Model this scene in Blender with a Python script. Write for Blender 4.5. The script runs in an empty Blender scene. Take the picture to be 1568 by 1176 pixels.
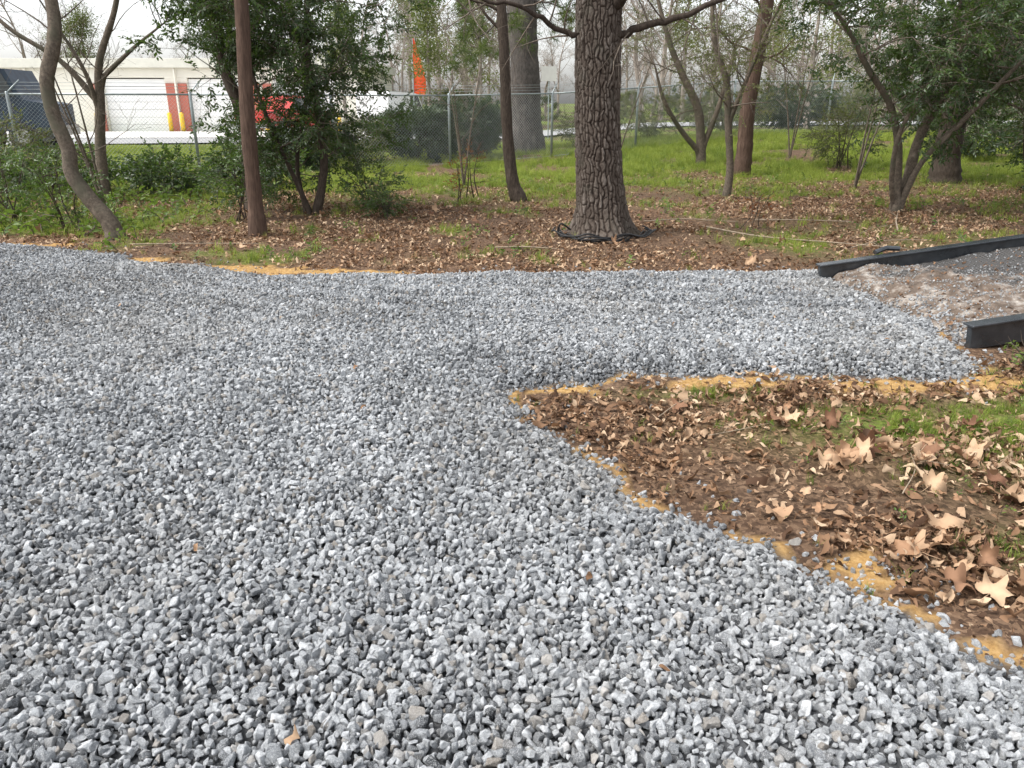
import bpy, math, numpy as np
from mathutils import Vector, Matrix
R = np.random.default_rng(7)
SC = bpy.context.scene
COL = SC.collection

# ------------------------------------------------------------------ helpers
TAB = np.random.default_rng(3).random((256,256))
def vn(x,y,s=0):
    x=np.asarray(x,float)+s*17.3; y=np.asarray(y,float)+s*9.1
    xi=np.floor(x).astype(int); yi=np.floor(y).astype(int)
    fx=x-xi; fy=y-yi; fx=fx*fx*(3-2*fx); fy=fy*fy*(3-2*fy)
    a=TAB[xi%256,yi%256]; b=TAB[(xi+1)%256,yi%256]; c=TAB[xi%256,(yi+1)%256]; d=TAB[(xi+1)%256,(yi+1)%256]
    return (a*(1-fx)+b*fx)*(1-fy)+(c*(1-fx)+d*fx)*fy
def fbm(x,y,s=0,o=4):
    r=0;a=.5;t=0
    for i in range(o):
        r=r+a*vn(np.asarray(x)*2**i,np.asarray(y)*2**i,s+i); t+=a; a*=.5
    return r/t
def ss(a,b,x):
    t=np.clip((np.asarray(x,float)-a)/(b-a),0,1); return t*t*(3-2*t)
def gs(x,y,cx,cy,rx,ry): return np.exp(-((x-cx)/rx)**2-((y-cy)/ry)**2)

POLY=np.array([(-14,10.8),(-9,10.0),(-6.27,9.49),(-5.74,9.40),(-4.99,9.04),(-4.51,8.83),(-3.99,8.32),(-3.39,8.25),(-2.73,7.76),(-2.18,7.64),
(-1.48,7.74),(-.94,7.66),(.11,7.80),(1.44,7.83),(2.78,7.83),(3.15,7.86),(3.20,7.34),(3.30,6.74),(3.26,5.87),(3.22,5.25),(3.08,4.81),
(2.83,4.61),(2.14,4.64),(1.65,4.68),(.91,4.74),(.47,4.55),(.185,4.49),(-.016,4.40),(-.053,4.25),(.056,3.90),(.28,3.56),(.44,3.27),
(.55,2.99),(.716,2.84),(.837,2.68),(.995,2.60),(1.08,2.43),(1.243,2.30),(1.408,2.13),(1.464,1.99),(1.55,1.86),(1.8,1.5),(2.3,.8),(2.6,-1.5),(2.7,-5),(-14,-5)])
def sdf(x,y):
    x=np.asarray(x,float).ravel(); y=np.asarray(y,float).ravel()
    dmin=np.full(x.shape,1e9); ins=np.zeros(x.shape,bool)
    n=len(POLY)
    for i in range(n):
        ax,ay=POLY[i]; bx,by=POLY[(i+1)%n]
        ex,ey=bx-ax,by-ay; l=ex*ex+ey*ey
        t=np.clip(((x-ax)*ex+(y-ay)*ey)/l,0,1)
        d=np.hypot(x-ax-t*ex,y-ay-t*ey); dmin=np.minimum(dmin,d)
        c=((ay>y)!=(by>y))
        xx=ex*(y-ay)/(ey if ey!=0 else 1e-9)+ax
        ins^=(c&(x<xx))
    return np.where(ins,dmin,-dmin)
def gsd(x,y): return sdf(x,y)+(fbm(np.ravel(x)*3.5,np.ravel(y)*3.5,5,3)-.5)*.24
def terr(x,y): return .55*ss(16,30,y)*ss(-2,9,x)
def rip1(x,y): return np.sin(x*2*math.pi/.19+1.2*np.sin(y*3))
def rip2(x,y): return np.sin((x*.18+y*1.0)*2*math.pi/.40+2.5*fbm(x,y,15,2))
def rip3(x,y): return np.sin((x*.75+y*1.0)*2*math.pi/.36+2*fbm(x,y,14,2))
def H(x,y,sd=None):
    x=np.asarray(x,float).ravel(); y=np.asarray(y,float).ravel()
    if sd is None: sd=gsd(x,y)
    near=1-ss(60,140,np.hypot(x,y))
    z=terr(x,y)+(fbm(x*.7,y*.7,1,3)-.5)*.07*near*ss(7,12,y)+(fbm(x*6,y*6,2,3)-.5)*.04*near*(1-ss(0,.1,sd))
    z+=.05*ss(-.03,.25,sd)+ss(0,.3,sd)*((fbm(x*1.3,y*1.3,11,2)-.5)*.03+(fbm(x*4.5,y*4.5,12,2)-.5)*.014)
    z+=.022*rip1(x,y)*gs(x,y,1.35,4.92,1.4,.20)
    z+=.012*rip3(x,y)*gs(x,y,-2.0,6.5,1.8,.9)
    z+=.016*rip2(x,y)*gs(x,y,1.2,6.5,2.2,.8)
    z+=.07*gs(x,y,1.75,3.35,.28,.2)
    return z
def H1(x,y): return float(H([x],[y])[0])

def sandmask(x,y,sd):
    o=ss(-.12,-.02,sd)*.8*(fbm(x*2.2,y*2.2,31,2)>.54)
    b=0
    for cx,cy,rx,ry in [(-4.15,8.6,.35,.13),(-2.95,8.1,.55,.22),(-2.15,7.93,.6,.20),(-1.4,7.9,.3,.08),(.25,4.42,.3,.06),(1.35,4.55,.5,.10),(2.3,4.48,.5,.12),(2.95,4.55,.3,.13),
                        (-.0,4.15,.09,.18),(1.30,2.47,.2,.14),(1.5,2.0,.18,.08),(-5.9,9.6,.5,.09)]:
        b=np.maximum(b,gs(x,y,cx,cy,rx,ry))
    m=np.maximum(o,b*1.2)+(fbm(x*8,y*8,33,3)-.5)*1.7*(b>.1)
    return ss(.45,.65,m)
def grassmask(x,y):
    y0=12.6+2.2*ss(1,5,x)
    g=ss(y0,y0+5,y)
    g=np.maximum(g,ss(-4.3,-5.6,x)*ss(9.9,11,y))
    g=np.maximum(g,.8*gs(x,y,4.0,9.7,1.1,.8)); g=np.maximum(g,.35*gs(x,y,6.5,10.5,2.2,1.4))
    g=np.maximum(g,.5*ss(8.0,8.6,y)*ss(.53,.65,fbm(x*1.1,y*1.1,23,3)))
    isl=np.maximum(gs(x,y,2.4,3.85,.8,.36),gs(x,y,3.4,3.7,1.1,.6))
    isl=np.maximum(isl,.6*gs(x,y,1.2,4.35,.4,.1))
    isl=np.maximum(isl,.5*gs(x,y,2.2,2.6,.4,.2))
    g=np.maximum(g,isl*.95*(y<5.5))
    g=g*ss(.28,.62,fbm(x*1.1,y*1.1,21,4))*1.15
    return np.clip(g,0,1)

def new_mesh(name,V,F,mats=(),smooth=False,mi=None):
    me=bpy.data.meshes.new(name)
    V=np.asarray(V,np.float32)
    if isinstance(F,np.ndarray):
        k=F.shape[1]; n=len(F)
        me.vertices.add(len(V)); me.vertices.foreach_set('co',V.ravel())
        me.loops.add(n*k); me.loops.foreach_set('vertex_index',F.astype(np.int32).ravel())
        me.polygons.add(n); me.polygons.foreach_set('loop_start',np.arange(0,n*k,k,dtype=np.int32))
        me.update(calc_edges=True)
    else:
        me.from_pydata([tuple(map(float,v)) for v in V],[],F)
    for m in mats: me.materials.append(m)
    if smooth: me.polygons.foreach_set('use_smooth',[True]*len(me.polygons))
    if mi is not None: me.polygons.foreach_set('material_index',np.asarray(mi,np.int32))
    me.update(); return me
def add(name,me,parent=None,loc=(0,0,0),rot=(0,0,0)):
    o=bpy.data.objects.new(name,me); COL.objects.link(o); o.location=loc; o.rotation_euler=rot
    if parent: o.parent=parent
    return o
def empty(name,loc=(0,0,0),rot=(0,0,0)):
    o=bpy.data.objects.new(name,None); o.empty_display_size=.3; COL.objects.link(o); o.location=loc; o.rotation_euler=rot; return o
class Acc:
    def __init__(s): s.V=[];s.F=[];s.M=[];s.n=0
    def add(s,V,F,m=0):
        for f in F: s.F.append(tuple(int(i)+s.n for i in f)); s.M.append(m)
        s.V.extend([tuple(v) for v in V]); s.n+=len(V)
    def box(s,c,d,m=0,bev=0,rz=0):
        cx,cy,cz=c; x,y,z=d[0]/2,d[1]/2,d[2]/2
        if bev<=0: bev=min(x,y,z)*.06
        V=[];b=bev
        for sz,zz,ins in ((-1,-z,b),(-1,-z+b,0),(1,z-b,0),(1,z,b)):
            for (px,py) in ((-x+ins+0,-y+b+ins),(-x+b+ins,-y+ins),(x-b-ins,-y+ins),(x-ins,-y+b+ins),(x-ins,y-b-ins),(x-b-ins,y-ins),(-x+b+ins,y-ins),(-x+ins,y-b-ins)):
                ca,sa=math.cos(rz),math.sin(rz)
                V.append((cx+px*ca-py*sa,cy+px*sa+py*ca,cz+zz))
        F=[tuple(range(7,-1,-1)),tuple(range(24,32))]
        for k in range(3):
            for i in range(8):
                j=(i+1)%8; F.append((k*8+i,k*8+j,k*8+8+j,k*8+8+i))
        s.add(V,F,m)
    def tube(s,P,r,sides=6,m=0,cap=True):
        P=np.asarray(P,float); n=len(P); r=np.broadcast_to(np.asarray(r,float),(n,))
        T=np.gradient(P,axis=0) if n>1 else P
        T/= (np.linalg.norm(T,axis=1)[:,None]+1e-9)
        ref=np.array([1.,0,0]) if abs(T[0][0])<.8 else np.array([0,1.,0])
        a=np.arange(sides)*2*math.pi/sides; V=[]
        u=np.cross(T[0],ref); u/=np.linalg.norm(u)
        for i in range(n):
            u=u-T[i]*np.dot(u,T[i]); u/=np.linalg.norm(u)+1e-9
            w=np.cross(T[i],u)
            V.extend(P[i]+r[i]*(np.cos(a)[:,None]*u+np.sin(a)[:,None]*w))
        F=[]
        for i in range(n-1):
            for j in range(sides):
                k=(j+1)%sides; F.append((i*sides+j,i*sides+k,(i+1)*sides+k,(i+1)*sides+j))
        if cap: F.append(tuple(range(sides-1,-1,-1))); F.append(tuple((n-1)*sides+i for i in range(sides)))
        s.add(V,F,m)
    def mesh(s,name,mats,smooth=False): return new_mesh(name,s.V,s.F,mats,smooth,s.M)
def catmull(P,n=8):
    P=[np.array(p,float) for p in P]; P=[2*P[0]-P[1]]+P+[2*P[-1]-P[-2]]; out=[]
    for i in range(1,len(P)-2):
        for k in range(n):
            t=k/n; a,b,c,d=P[i-1:i+3]
            out.append(.5*((2*b)+(-a+c)*t+(2*a-5*b+4*c-d)*t*t+(-a+3*b-3*c+d)*t**3))
    out.append(P[-2]); return np.array(out)

# ------------------------------------------------------------------ materials
def nmat(name):
    m=bpy.data.materials.new(name); m.use_nodes=True; nt=m.node_tree; b=nt.nodes['Principled BSDF']; return m,nt,b
def L(nt,a,b): nt.links.new(a,b)
def noise(nt,vec,scale,detail=4,rough=.6):
    n=nt.nodes.new('ShaderNodeTexNoise'); n.inputs['Scale'].default_value=scale; n.inputs['Detail'].default_value=detail; n.inputs['Roughness'].default_value=rough
    if vec is not None: L(nt,vec,n.inputs['Vector'])
    return n.outputs['Fac']
def ramp(nt,fac,stops):
    r=nt.nodes.new('ShaderNodeValToRGB'); e=r.color_ramp.elements
    while len(e)<len(stops): e.new(.5)
    for i,(p,c) in enumerate(stops): e[i].position=p; e[i].color=(*c,1) if len(c)==3 else c
    L(nt,fac,r.inputs['Fac']); return r.outputs['Color']
def mix(nt,f,a,b,mode='MIX'):
    n=nt.nodes.new('ShaderNodeMix'); n.data_type='RGBA'; n.blend_type=mode
    for s,v in ((n.inputs[0],f),(n.inputs[6],a),(n.inputs[7],b)):
        if isinstance(v,(int,float)): s.default_value=v
        elif isinstance(v,tuple): s.default_value=(*v,1)
        else: L(nt,v,s)
    return n.outputs[2]
def mth(nt,op,a,b=0.,c=None):
    n=nt.nodes.new('ShaderNodeMath'); n.operation=op
    for i,v in enumerate((a,b,c)):
        if v is None: continue
        if isinstance(v,(int,float)): n.inputs[i].default_value=v
        else: L(nt,v,n.inputs[i])
    return n.outputs[0]
def attr(nt,name,inst=False):
    n=nt.nodes.new('ShaderNodeAttribute'); n.attribute_name=name
    if inst: n.attribute_type='INSTANCER'
    return n
def coord(nt,stretch=(1,1,1),which='Object'):
    t=nt.nodes.new('ShaderNodeTexCoord'); m=nt.nodes.new('ShaderNodeMapping'); m.inputs['Scale'].default_value=stretch
    L(nt,t.outputs[which],m.inputs['Vector']); return m.outputs['Vector']
def bump(nt,b,h,strength=.5,dist=.02):
    n=nt.nodes.new('ShaderNodeBump'); n.inputs['Strength'].default_value=strength; n.inputs['Distance'].default_value=dist
    L(nt,h,n.inputs['Height']); L(nt,n.outputs[0],b.inputs['Normal'])
def simple(name,c1,c2=None,scale=5,rough=.7,metal=0,bs=.3,bd=.01,stretch=(1,1,1),spec=.3,detail=5):
    m,nt,b=nmat(name); c2=c2 or tuple(x*.75 for x in c1)
    v=coord(nt,stretch); f=noise(nt,v,scale,detail)
    L(nt,ramp(nt,f,[(.35,c1),(.65,c2)]),b.inputs['Base Color'])
    b.inputs['Roughness'].default_value=rough; b.inputs['Metallic'].default_value=metal; b.inputs['Specular IOR Level'].default_value=spec
    if bs>0: bump(nt,b,noise(nt,v,scale*3,4),bs,bd)
    return m
def leafmat(name,c1,c2,trans=.35,rough=.5,spec=.4,tcol=None,mid=None):
    m,nt,b=nmat(name); a=attr(nt,'tone',True).outputs['Fac']
    c=ramp(nt,a,[(0,c1),(.5,mid),(1,c2)]) if mid else mix(nt,a,c1,c2)
    v=coord(nt); f=noise(nt,v,30 if not mid else 4,2); c=mix(nt,mth(nt,'MULTIPLY',f,.35),c,tuple(x*.4 for x in c1))
    L(nt,c,b.inputs['Base Color']); b.inputs['Roughness'].default_value=rough; b.inputs['Specular IOR Level'].default_value=spec
    if trans>0:
        t=nt.nodes.new('ShaderNodeBsdfTranslucent'); L(nt,mix(nt,.45,c,tcol or (.25,.4,.04)),t.inputs['Color'])
        ms=nt.nodes.new('ShaderNodeMixShader'); ms.inputs[0].default_value=trans
        L(nt,b.outputs[0],ms.inputs[1]); L(nt,t.outputs[0],ms.inputs[2]); L(nt,ms.outputs[0],nt.nodes['Material Output'].inputs['Surface'])
    return m
def barkmat(name,c1,c2,scale=12,zs=.25,bs=1.,bd=.02,moss=None):
    m,nt,b=nmat(name); v=coord(nt,(1,1,zs))
    n0=nt.nodes.new('ShaderNodeTexNoise'); n0.inputs['Scale'].default_value=scale*.7; n0.inputs['Detail'].default_value=3; L(nt,v,n0.inputs['Vector'])
    vo=nt.nodes.new('ShaderNodeTexNoise'); vo.noise_type='RIDGED_MULTIFRACTAL'
    vo.inputs['Scale'].default_value=scale*.8; vo.inputs['Detail'].default_value=4
    L(nt,mix(nt,.1,v,n0.outputs['Color']),vo.inputs['Vector'])
    f=mth(nt,'ADD',mth(nt,'MULTIPLY',vo.outputs['Fac'],.35),mth(nt,'MULTIPLY',noise(nt,v,scale*2.5,6,.7),.75))
    c=ramp(nt,f,[(.25,tuple(x*.4 for x in c2)),(.5,c2),(.95,c1)])
    if moss: c=mix(nt,ramp(nt,noise(nt,coord(nt),2.5,4),[(.5,(0,0,0)),(.62,(.8,.8,.8))]),c,moss)
    L(nt,c,b.inputs['Base Color']); b.inputs['Roughness'].default_value=.9; b.inputs['Specular IOR Level'].default_value=.15
    bump(nt,b,f,bs,bd); return m

m,nt,b=nmat('bark_furrowed'); M_bark_big=m
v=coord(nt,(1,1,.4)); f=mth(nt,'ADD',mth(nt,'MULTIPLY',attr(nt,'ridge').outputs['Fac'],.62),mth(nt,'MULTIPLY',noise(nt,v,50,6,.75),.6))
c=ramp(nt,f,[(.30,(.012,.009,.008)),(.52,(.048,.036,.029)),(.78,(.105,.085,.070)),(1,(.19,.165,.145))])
c=mix(nt,ramp(nt,noise(nt,coord(nt),3,4),[(.55,(0,0,0)),(.7,(.45,.45,.45))]),c,(.075,.072,.056))
L(nt,c,b.inputs['Base Color']); b.inputs['Roughness'].default_value=.92; b.inputs['Specular IOR Level'].default_value=.12; bump(nt,b,noise(nt,v,60,5,.7),.7,.008)
M_bark_limb=barkmat('bark_limb',(.15,.125,.10),(.07,.054,.043),20,.25,.7,.012)
M_bark_pine=barkmat('bark_pine',(.25,.22,.20),(.12,.105,.095),9,.4,.8,.03)
M_bark_red=barkmat('bark_reddish',(.24,.165,.125),(.12,.078,.058),26,.1,.7,.01)
M_bark_pale=barkmat('bark_pale',(.32,.28,.225),(.16,.13,.10),16,.8,.5,.008,(.09,.085,.06))
M_bark_dark=barkmat('bark_dark',(.19,.16,.125),(.09,.07,.055),18,.3,.6,.01)
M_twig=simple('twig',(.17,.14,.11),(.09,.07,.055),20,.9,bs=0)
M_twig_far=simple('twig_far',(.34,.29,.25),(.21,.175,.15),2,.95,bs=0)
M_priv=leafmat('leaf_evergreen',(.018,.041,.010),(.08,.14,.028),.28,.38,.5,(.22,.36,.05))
M_olive=leafmat('leaf_olive',(.055,.076,.022),(.17,.19,.055),.3,.5,.3,(.3,.34,.08))
M_holly=leafmat('leaf_dark',(.013,.030,.009),(.05,.085,.026),.15,.4,.5)
M_pine=leafmat('needle',(.07,.10,.03),(.18,.20,.06),.2,.6,.2)
M_redleaf=leafmat('leaf_red',(.20,.06,.03),(.30,.16,.05),.35,.6,.2,(.5,.2,.05))
M_grass=leafmat('grass_blade',(.075,.135,.018),(.33,.385,.070),.33,.5,.2,(.42,.52,.08))
M_weed=leafmat('weed_leaf',(.06,.115,.022),(.19,.26,.055),.33,.5,.3)
M_dry=leafmat('dry_leaf',(.075,.042,.026),(.62,.46,.31),.12,.75,.15,(.4,.22,.1),(.30,.175,.10))
M_big=leafmat('sycamore_leaf',(.18,.090,.055),(.60,.43,.28),.12,.7,.15,(.4,.22,.1),(.40,.24,.14))

# stone material
m,nt,b=nmat('gravel_stone'); M_stone=m
a=attr(nt,'tone',True).outputs['Fac']
oi=nt.nodes.new('ShaderNodeObjectInfo')
tc=nt.nodes.new('ShaderNodeTexCoord'); va=nt.nodes.new('ShaderNodeVectorMath'); va.operation='ADD'
cx=nt.nodes.new('ShaderNodeCombineXYZ'); L(nt,mth(nt,'MULTIPLY',oi.outputs['Random'],50.),cx.inputs[0])
L(nt,tc.outputs['Object'],va.inputs[0]); L(nt,cx.outputs[0],va.inputs[1])
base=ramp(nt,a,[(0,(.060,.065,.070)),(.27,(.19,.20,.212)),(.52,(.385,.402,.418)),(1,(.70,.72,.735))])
n1=noise(nt,va.outputs[0],1.4,5,.7); n2=noise(nt,va.outputs[0],7,3,.7)
c=mix(nt,ramp(nt,n1,[(.42,(0,0,0)),(.68,(.6,.6,.6))]),base,(.095,.10,.107))
c=mix(nt,ramp(nt,n2,[(.5,(0,0,0)),(.66,(.6,.6,.6))]),c,(.78,.79,.79))
w=ramp(nt,mth(nt,'FRACT',mth(nt,'MULTIPLY',oi.outputs['Random'],91.)),[(.86,(0,0,0)),(.97,(.5,.5,.5))])
c=mix(nt,w,c,(.40,.34,.27))
ge=nt.nodes.new('ShaderNodeNewGeometry')
c=mix(nt,ramp(nt,noise(nt,ge.outputs['Position'],.45,3),[(.50,(0,0,0)),(.70,(.24,.24,.24))]),c,(.39,.345,.28))
L(nt,c,b.inputs['Base Color']); b.inputs['Roughness'].default_value=.92; b.inputs['Specular IOR Level'].default_value=.12
bump(nt,b,noise(nt,va.outputs[0],5,4,.7),.6,.15)

# ground material
m,nt,b=nmat('ground_mat'); M_ground=m
v=coord(nt)
dirt=ramp(nt,noise(nt,v,9,8,.7),[(.3,(.035,.024,.017)),(.6,(.11,.076,.053)),(.8,(.19,.14,.10))])
nd=nt.nodes.new('ShaderNodeTexNoise'); nd.inputs['Scale'].default_value=30; L(nt,v,nd.inputs['Vector'])
vo=nt.nodes.new('ShaderNodeTexVoronoi'); vo.inputs['Scale'].default_value=55; L(nt,mix(nt,.05,v,nd.outputs['Color']),vo.inputs['Vector'])
lit=ramp(nt,vo.outputs['Color'],[(.0,(.025,.015,.010)),(.4,(.085,.050,.032)),(.75,(.19,.12,.075)),(1,(.33,.22,.145))])
c=mix(nt,attr(nt,'litter').outputs['Fac'],dirt,lit)
gr=ramp(nt,noise(nt,v,14,8,.8),[(.3,(.035,.066,.012)),(.5,(.11,.165,.025)),(.7,(.24,.29,.055))])
c=mix(nt,mth(nt,'MULTIPLY',attr(nt,'grass').outputs['Fac'],ramp(nt,noise(nt,v,20,4),[(.3,(.4,.4,.4)),(.6,(1,1,1))])),c,gr)
vs=nt.nodes.new('ShaderNodeTexVoronoi'); vs.inputs['Scale'].default_value=60; L(nt,v,vs.inputs['Vector'])
sand=ramp(nt,noise(nt,v,26,8,.75),[(.3,(.19,.105,.038)),(.5,(.36,.22,.085)),(.7,(.50,.34,.16))])
c=mix(nt,attr(nt,'sand').outputs['Fac'],c,sand)
gv=ramp(nt,vs.outputs['Color'],[(0,(.02,.021,.022)),(.5,(.055,.057,.06)),(1,(.12,.122,.125))])
c=mix(nt,attr(nt,'gravel').outputs['Fac'],c,gv)
L(nt,c,b.inputs['Base Color']); b.inputs['Roughness'].default_value=.95; b.inputs['Specular IOR Level'].default_value=.1
bump(nt,b,noise(nt,v,30,6,.7),.8,.02)

# ------------------------------------------------------------------ ground
xs=np.concatenate([-np.geomspace(600,10.5,30),np.arange(-10,10.01,.055),np.geomspace(10.5,600,30)])
ys=np.concatenate([-np.geomspace(300,1,16),np.arange(0,12.5,.05),np.arange(12.6,34,.2),np.geomspace(34.5,900,45)])
X,Y=np.meshgrid(xs,ys); nx,ny=len(xs),len(ys); x=X.ravel(); y=Y.ravel()
sd=gsd(x,y); z=H(x,y,sd)
sm=sandmask(x,y,sd)*(y<12); gm=grassmask(x,y)
idx=np.arange(nx*ny).reshape(ny,nx)
F=np.stack([idx[:-1,:-1],idx[:-1,1:],idx[1:,1:],idx[1:,:-1]],-1).reshape(-1,4)
z=z+sm*(fbm(x*14,y*14,40,2)-.4)*.045-.012*ss(.02,.12,sd)
me=new_mesh('ground',np.stack([x,y,z],1),F,[M_ground],True)
for n,a_ in (('gravel',ss(-.02,.03,sd)),('sand',sm),('grass',np.clip(gm*1.0,0,1)),('litter',np.clip(.3+.9*fbm(x*.8,y*.8,50,3),0,1)*(y<36))):
    at=me.attributes.new(n,'FLOAT','POINT'); at.data.foreach_set('value',np.asarray(a_,np.float32))
add('ground',me)

# ------------------------------------------------------------------ instancing
def proto_coll(name,meshes):
    c=bpy.data.collections.new(name)
    for i,me in enumerate(meshes):
        o=bpy.data.objects.new('%s_%02d'%(name,i),me); c.objects.link(o)
    return c
def inst(name,P,rot,scl,idx,tone,coll,parent=None):
    P=np.asarray(P,np.float32); n=len(P)
    me=bpy.data.meshes.new(name); me.vertices.add(n); me.vertices.foreach_set('co',P.ravel())
    scl=np.asarray(scl,np.float32); 
    if scl.ndim==1: scl=np.repeat(scl[:,None],3,1)
    for nm,t,d,k in (('rot','FLOAT_VECTOR',rot,'vector'),('scl','FLOAT_VECTOR',scl,'vector'),('idx','INT',idx,'value'),('tone','FLOAT',tone,'value')):
        at=me.attributes.new(nm,t,'POINT'); at.data.foreach_set(k,np.asarray(d,np.int32 if t=='INT' else np.float32).ravel())
    ng=bpy.data.node_groups.new(name+'_gn','GeometryNodeTree')
    ng.interface.new_socket('Geometry',in_out='INPUT',socket_type='NodeSocketGeometry'); ng.interface.new_socket('Geometry',in_out='OUTPUT',socket_type='NodeSocketGeometry')
    N=ng.nodes; gi=N.new('NodeGroupInput'); go=N.new('NodeGroupOutput'); ip=N.new('GeometryNodeInstanceOnPoints'); ci=N.new('GeometryNodeCollectionInfo')
    ci.inputs['Collection'].default_value=coll; ci.inputs['Separate Children'].default_value=True; ci.inputs['Reset Children'].default_value=True
    def na(nm,t):
        a=N.new('GeometryNodeInputNamedAttribute'); a.data_type=t; a.inputs['Name'].default_value=nm; return a.outputs['Attribute']
    er=N.new('FunctionNodeEulerToRotation')
    k=ng.links.new
    k(gi.outputs[0],ip.inputs['Points']); k(ci.outputs[0],ip.inputs['Instance']); ip.inputs['Pick Instance'].default_value=True
    k(na('idx','INT'),ip.inputs['Instance Index']); k(na('rot','FLOAT_VECTOR'),er.inputs[0]); k(er.outputs[0],ip.inputs['Rotation'])
    k(na('scl','FLOAT_VECTOR'),ip.inputs['Scale']); k(ip.outputs[0],go.inputs[0])
    o=add(name,me,parent); md=o.modifiers.new('inst','NODES'); md.node_group=ng; return o

import bmesh
def stone(seed):
    r=np.random.default_rng(seed); bm=bmesh.new()
    P=r.normal(size=(14,3)); P/=np.linalg.norm(P,axis=1)[:,None]; P=np.sign(P)*np.abs(P)**.65*r.uniform(.78,1.08,(14,1))
    P*=np.array([1.18,r.uniform(.75,1.0),r.uniform(.58,.85)])
    for p in P: bm.verts.new(p)
    bmesh.ops.convex_hull(bm,input=bm.verts)
    bmesh.ops.delete(bm,geom=[v for v in bm.verts if not v.link_faces],context='VERTS')
    bmesh.ops.dissolve_limit(bm,angle_limit=.3,verts=bm.verts,edges=bm.edges)
    bmesh.ops.bevel(bm,geom=list(bm.edges),offset=.055,segments=1,affect='EDGES')
    bmesh.ops.triangulate(bm,faces=bm.faces)
    me=bpy.data.meshes.new('stone%d'%seed); bm.to_mesh(me); bm.free(); me.materials.append(M_stone); return me
C_stone=proto_coll('gravel_stone',[stone(i) for i in range(18)])

def hexpts(x0,x1,y0,y1,s,j):
    gx=np.arange(x0,x1,s); gy=np.arange(y0,y1,s*.87); A,B=np.meshgrid(gx,gy); A=A+(np.arange(len(gy))%2)[:,None]*s*.5
    A=A.ravel(); B=B.ravel(); return A+R.uniform(-j,j,len(A))*s,B+R.uniform(-j,j,len(A))*s
def vis(x,y,m=1.1): return (np.abs(x)<.72*y+m)
PX=[];PY=[];PZ=[];PS=[];PL=[]
for lay,(s,dz,keep,sz) in enumerate(((.0232,.000,1,.0137),(.030,.012,.80,.0140))):
    x,y=hexpts(-9.0,4,1.0,10.5,s,.45); k=vis(x,y)&(R.random(len(x))<keep); x=x[k];y=y[k]; sd=gsd(x,y)
    pe=ss(-.10,.05,sd)*.97+.03*ss(-.6,-.05,sd); 
    if lay: pe=ss(.0,.12,sd)
    k=R.random(len(x))<pe; x=x[k];y=y[k];sd=sd[k]
    PX.append(x);PY.append(y);PZ.append(H(x,y,sd)+dz+R.normal(size=len(x))*.0035); PS.append(sz*np.clip(np.exp(R.normal(size=len(x))*.28),.45,1.8)); PL.append(np.full(len(x),lay))
x=R.normal(1.28,.16,120); y=R.normal(2.42,.09,120); PX.append(x);PY.append(y);PZ.append(H(x,y)+.004);PS.append(R.uniform(.006,.013,120)); PL.append(np.ones(120))
x=np.concatenate(PX);y=np.concatenate(PY);z=np.concatenate(PZ);s=np.concatenate(PS);lay=np.concatenate(PL)
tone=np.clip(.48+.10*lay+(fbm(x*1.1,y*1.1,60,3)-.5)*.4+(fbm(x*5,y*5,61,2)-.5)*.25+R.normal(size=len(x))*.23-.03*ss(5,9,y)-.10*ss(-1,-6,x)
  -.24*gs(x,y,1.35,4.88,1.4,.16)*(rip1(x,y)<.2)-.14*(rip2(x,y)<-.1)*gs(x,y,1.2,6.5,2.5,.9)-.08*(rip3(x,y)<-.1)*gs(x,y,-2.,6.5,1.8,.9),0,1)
n=len(x); print('stones',n)
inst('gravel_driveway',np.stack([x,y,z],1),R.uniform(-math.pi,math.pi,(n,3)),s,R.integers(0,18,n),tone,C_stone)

# leaves protos
def leafblade(length,width,fold=.25,curl=.2,seg=4):
    V=[];F=[]
    for i in range(seg+1):
        t=i/seg; w=width*.5*math.sin(math.pi*min(1,max(.03,t**.8)))**.8 if 0<i<seg else width*.03
        zc=-curl*length*t*t
        V+= [(-w,t*length,zc+fold*w),(0,t*length,zc),(w,t*length,zc+fold*w)]
    for i in range(seg):
        a=i*3; F+= [(a,a+1,a+4,a+3),(a+1,a+2,a+5,a+4)]
    return np.array(V),F
def rotm(ax,ay,az):
    return np.array(Matrix.Rotation(az,3,'Z')@Matrix.Rotation(ay,3,'Y')@Matrix.Rotation(ax,3,'X'))
def sprig(seed,mat,n=14,ll=.06,lw=.026,length=.28,spread=.9):
    r=np.random.default_rng(seed); A=Acc()
    P=catmull([(0,0,0),(r.normal()*.02,length*.5,r.normal()*.03+.02),(r.normal()*.04,length,-.03)],3)
    A.tube(P,np.linspace(.004,.0015,len(P)),3,1,False)
    for i in range(n):
        t=(i+1)/n; p=P[min(len(P)-1,int(t*(len(P)-1)))]
        V,F=leafblade(ll*r.uniform(.7,1.15),lw*r.uniform(.8,1.1),.3,r.uniform(0,.35),3)
        side=1 if i%2 else -1
        M=rotm(r.uniform(-.5,.4),r.uniform(-.7,.7),-side*r.uniform(.4,spread+.3) if i<n-1 else 0)
        A.add(V@M.T+p+r.normal(size=3)*.008,F,0)
    return A.mesh('sprig%d'%seed,[mat,M_twig])
C_priv=proto_coll('evergreen_sprig',[sprig(i,M_priv,16,.065,.028) for i in range(5)])
C_olive=proto_coll('olive_sprig',[sprig(20+i,M_olive,12,.055,.02) for i in range(4)])
C_holly=proto_coll('dark_sprig',[sprig(40+i,M_holly,20,.055,.03,.24) for i in range(4)])
C_red=proto_coll('red_sprig',[sprig(60+i,M_redleaf,7,.07,.03,.2) for i in range(3)])
C_weed=proto_coll('weed_sprig',[sprig(80+i,M_weed,9,.045,.022,.13,1.2) for i in range(4)])
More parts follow.
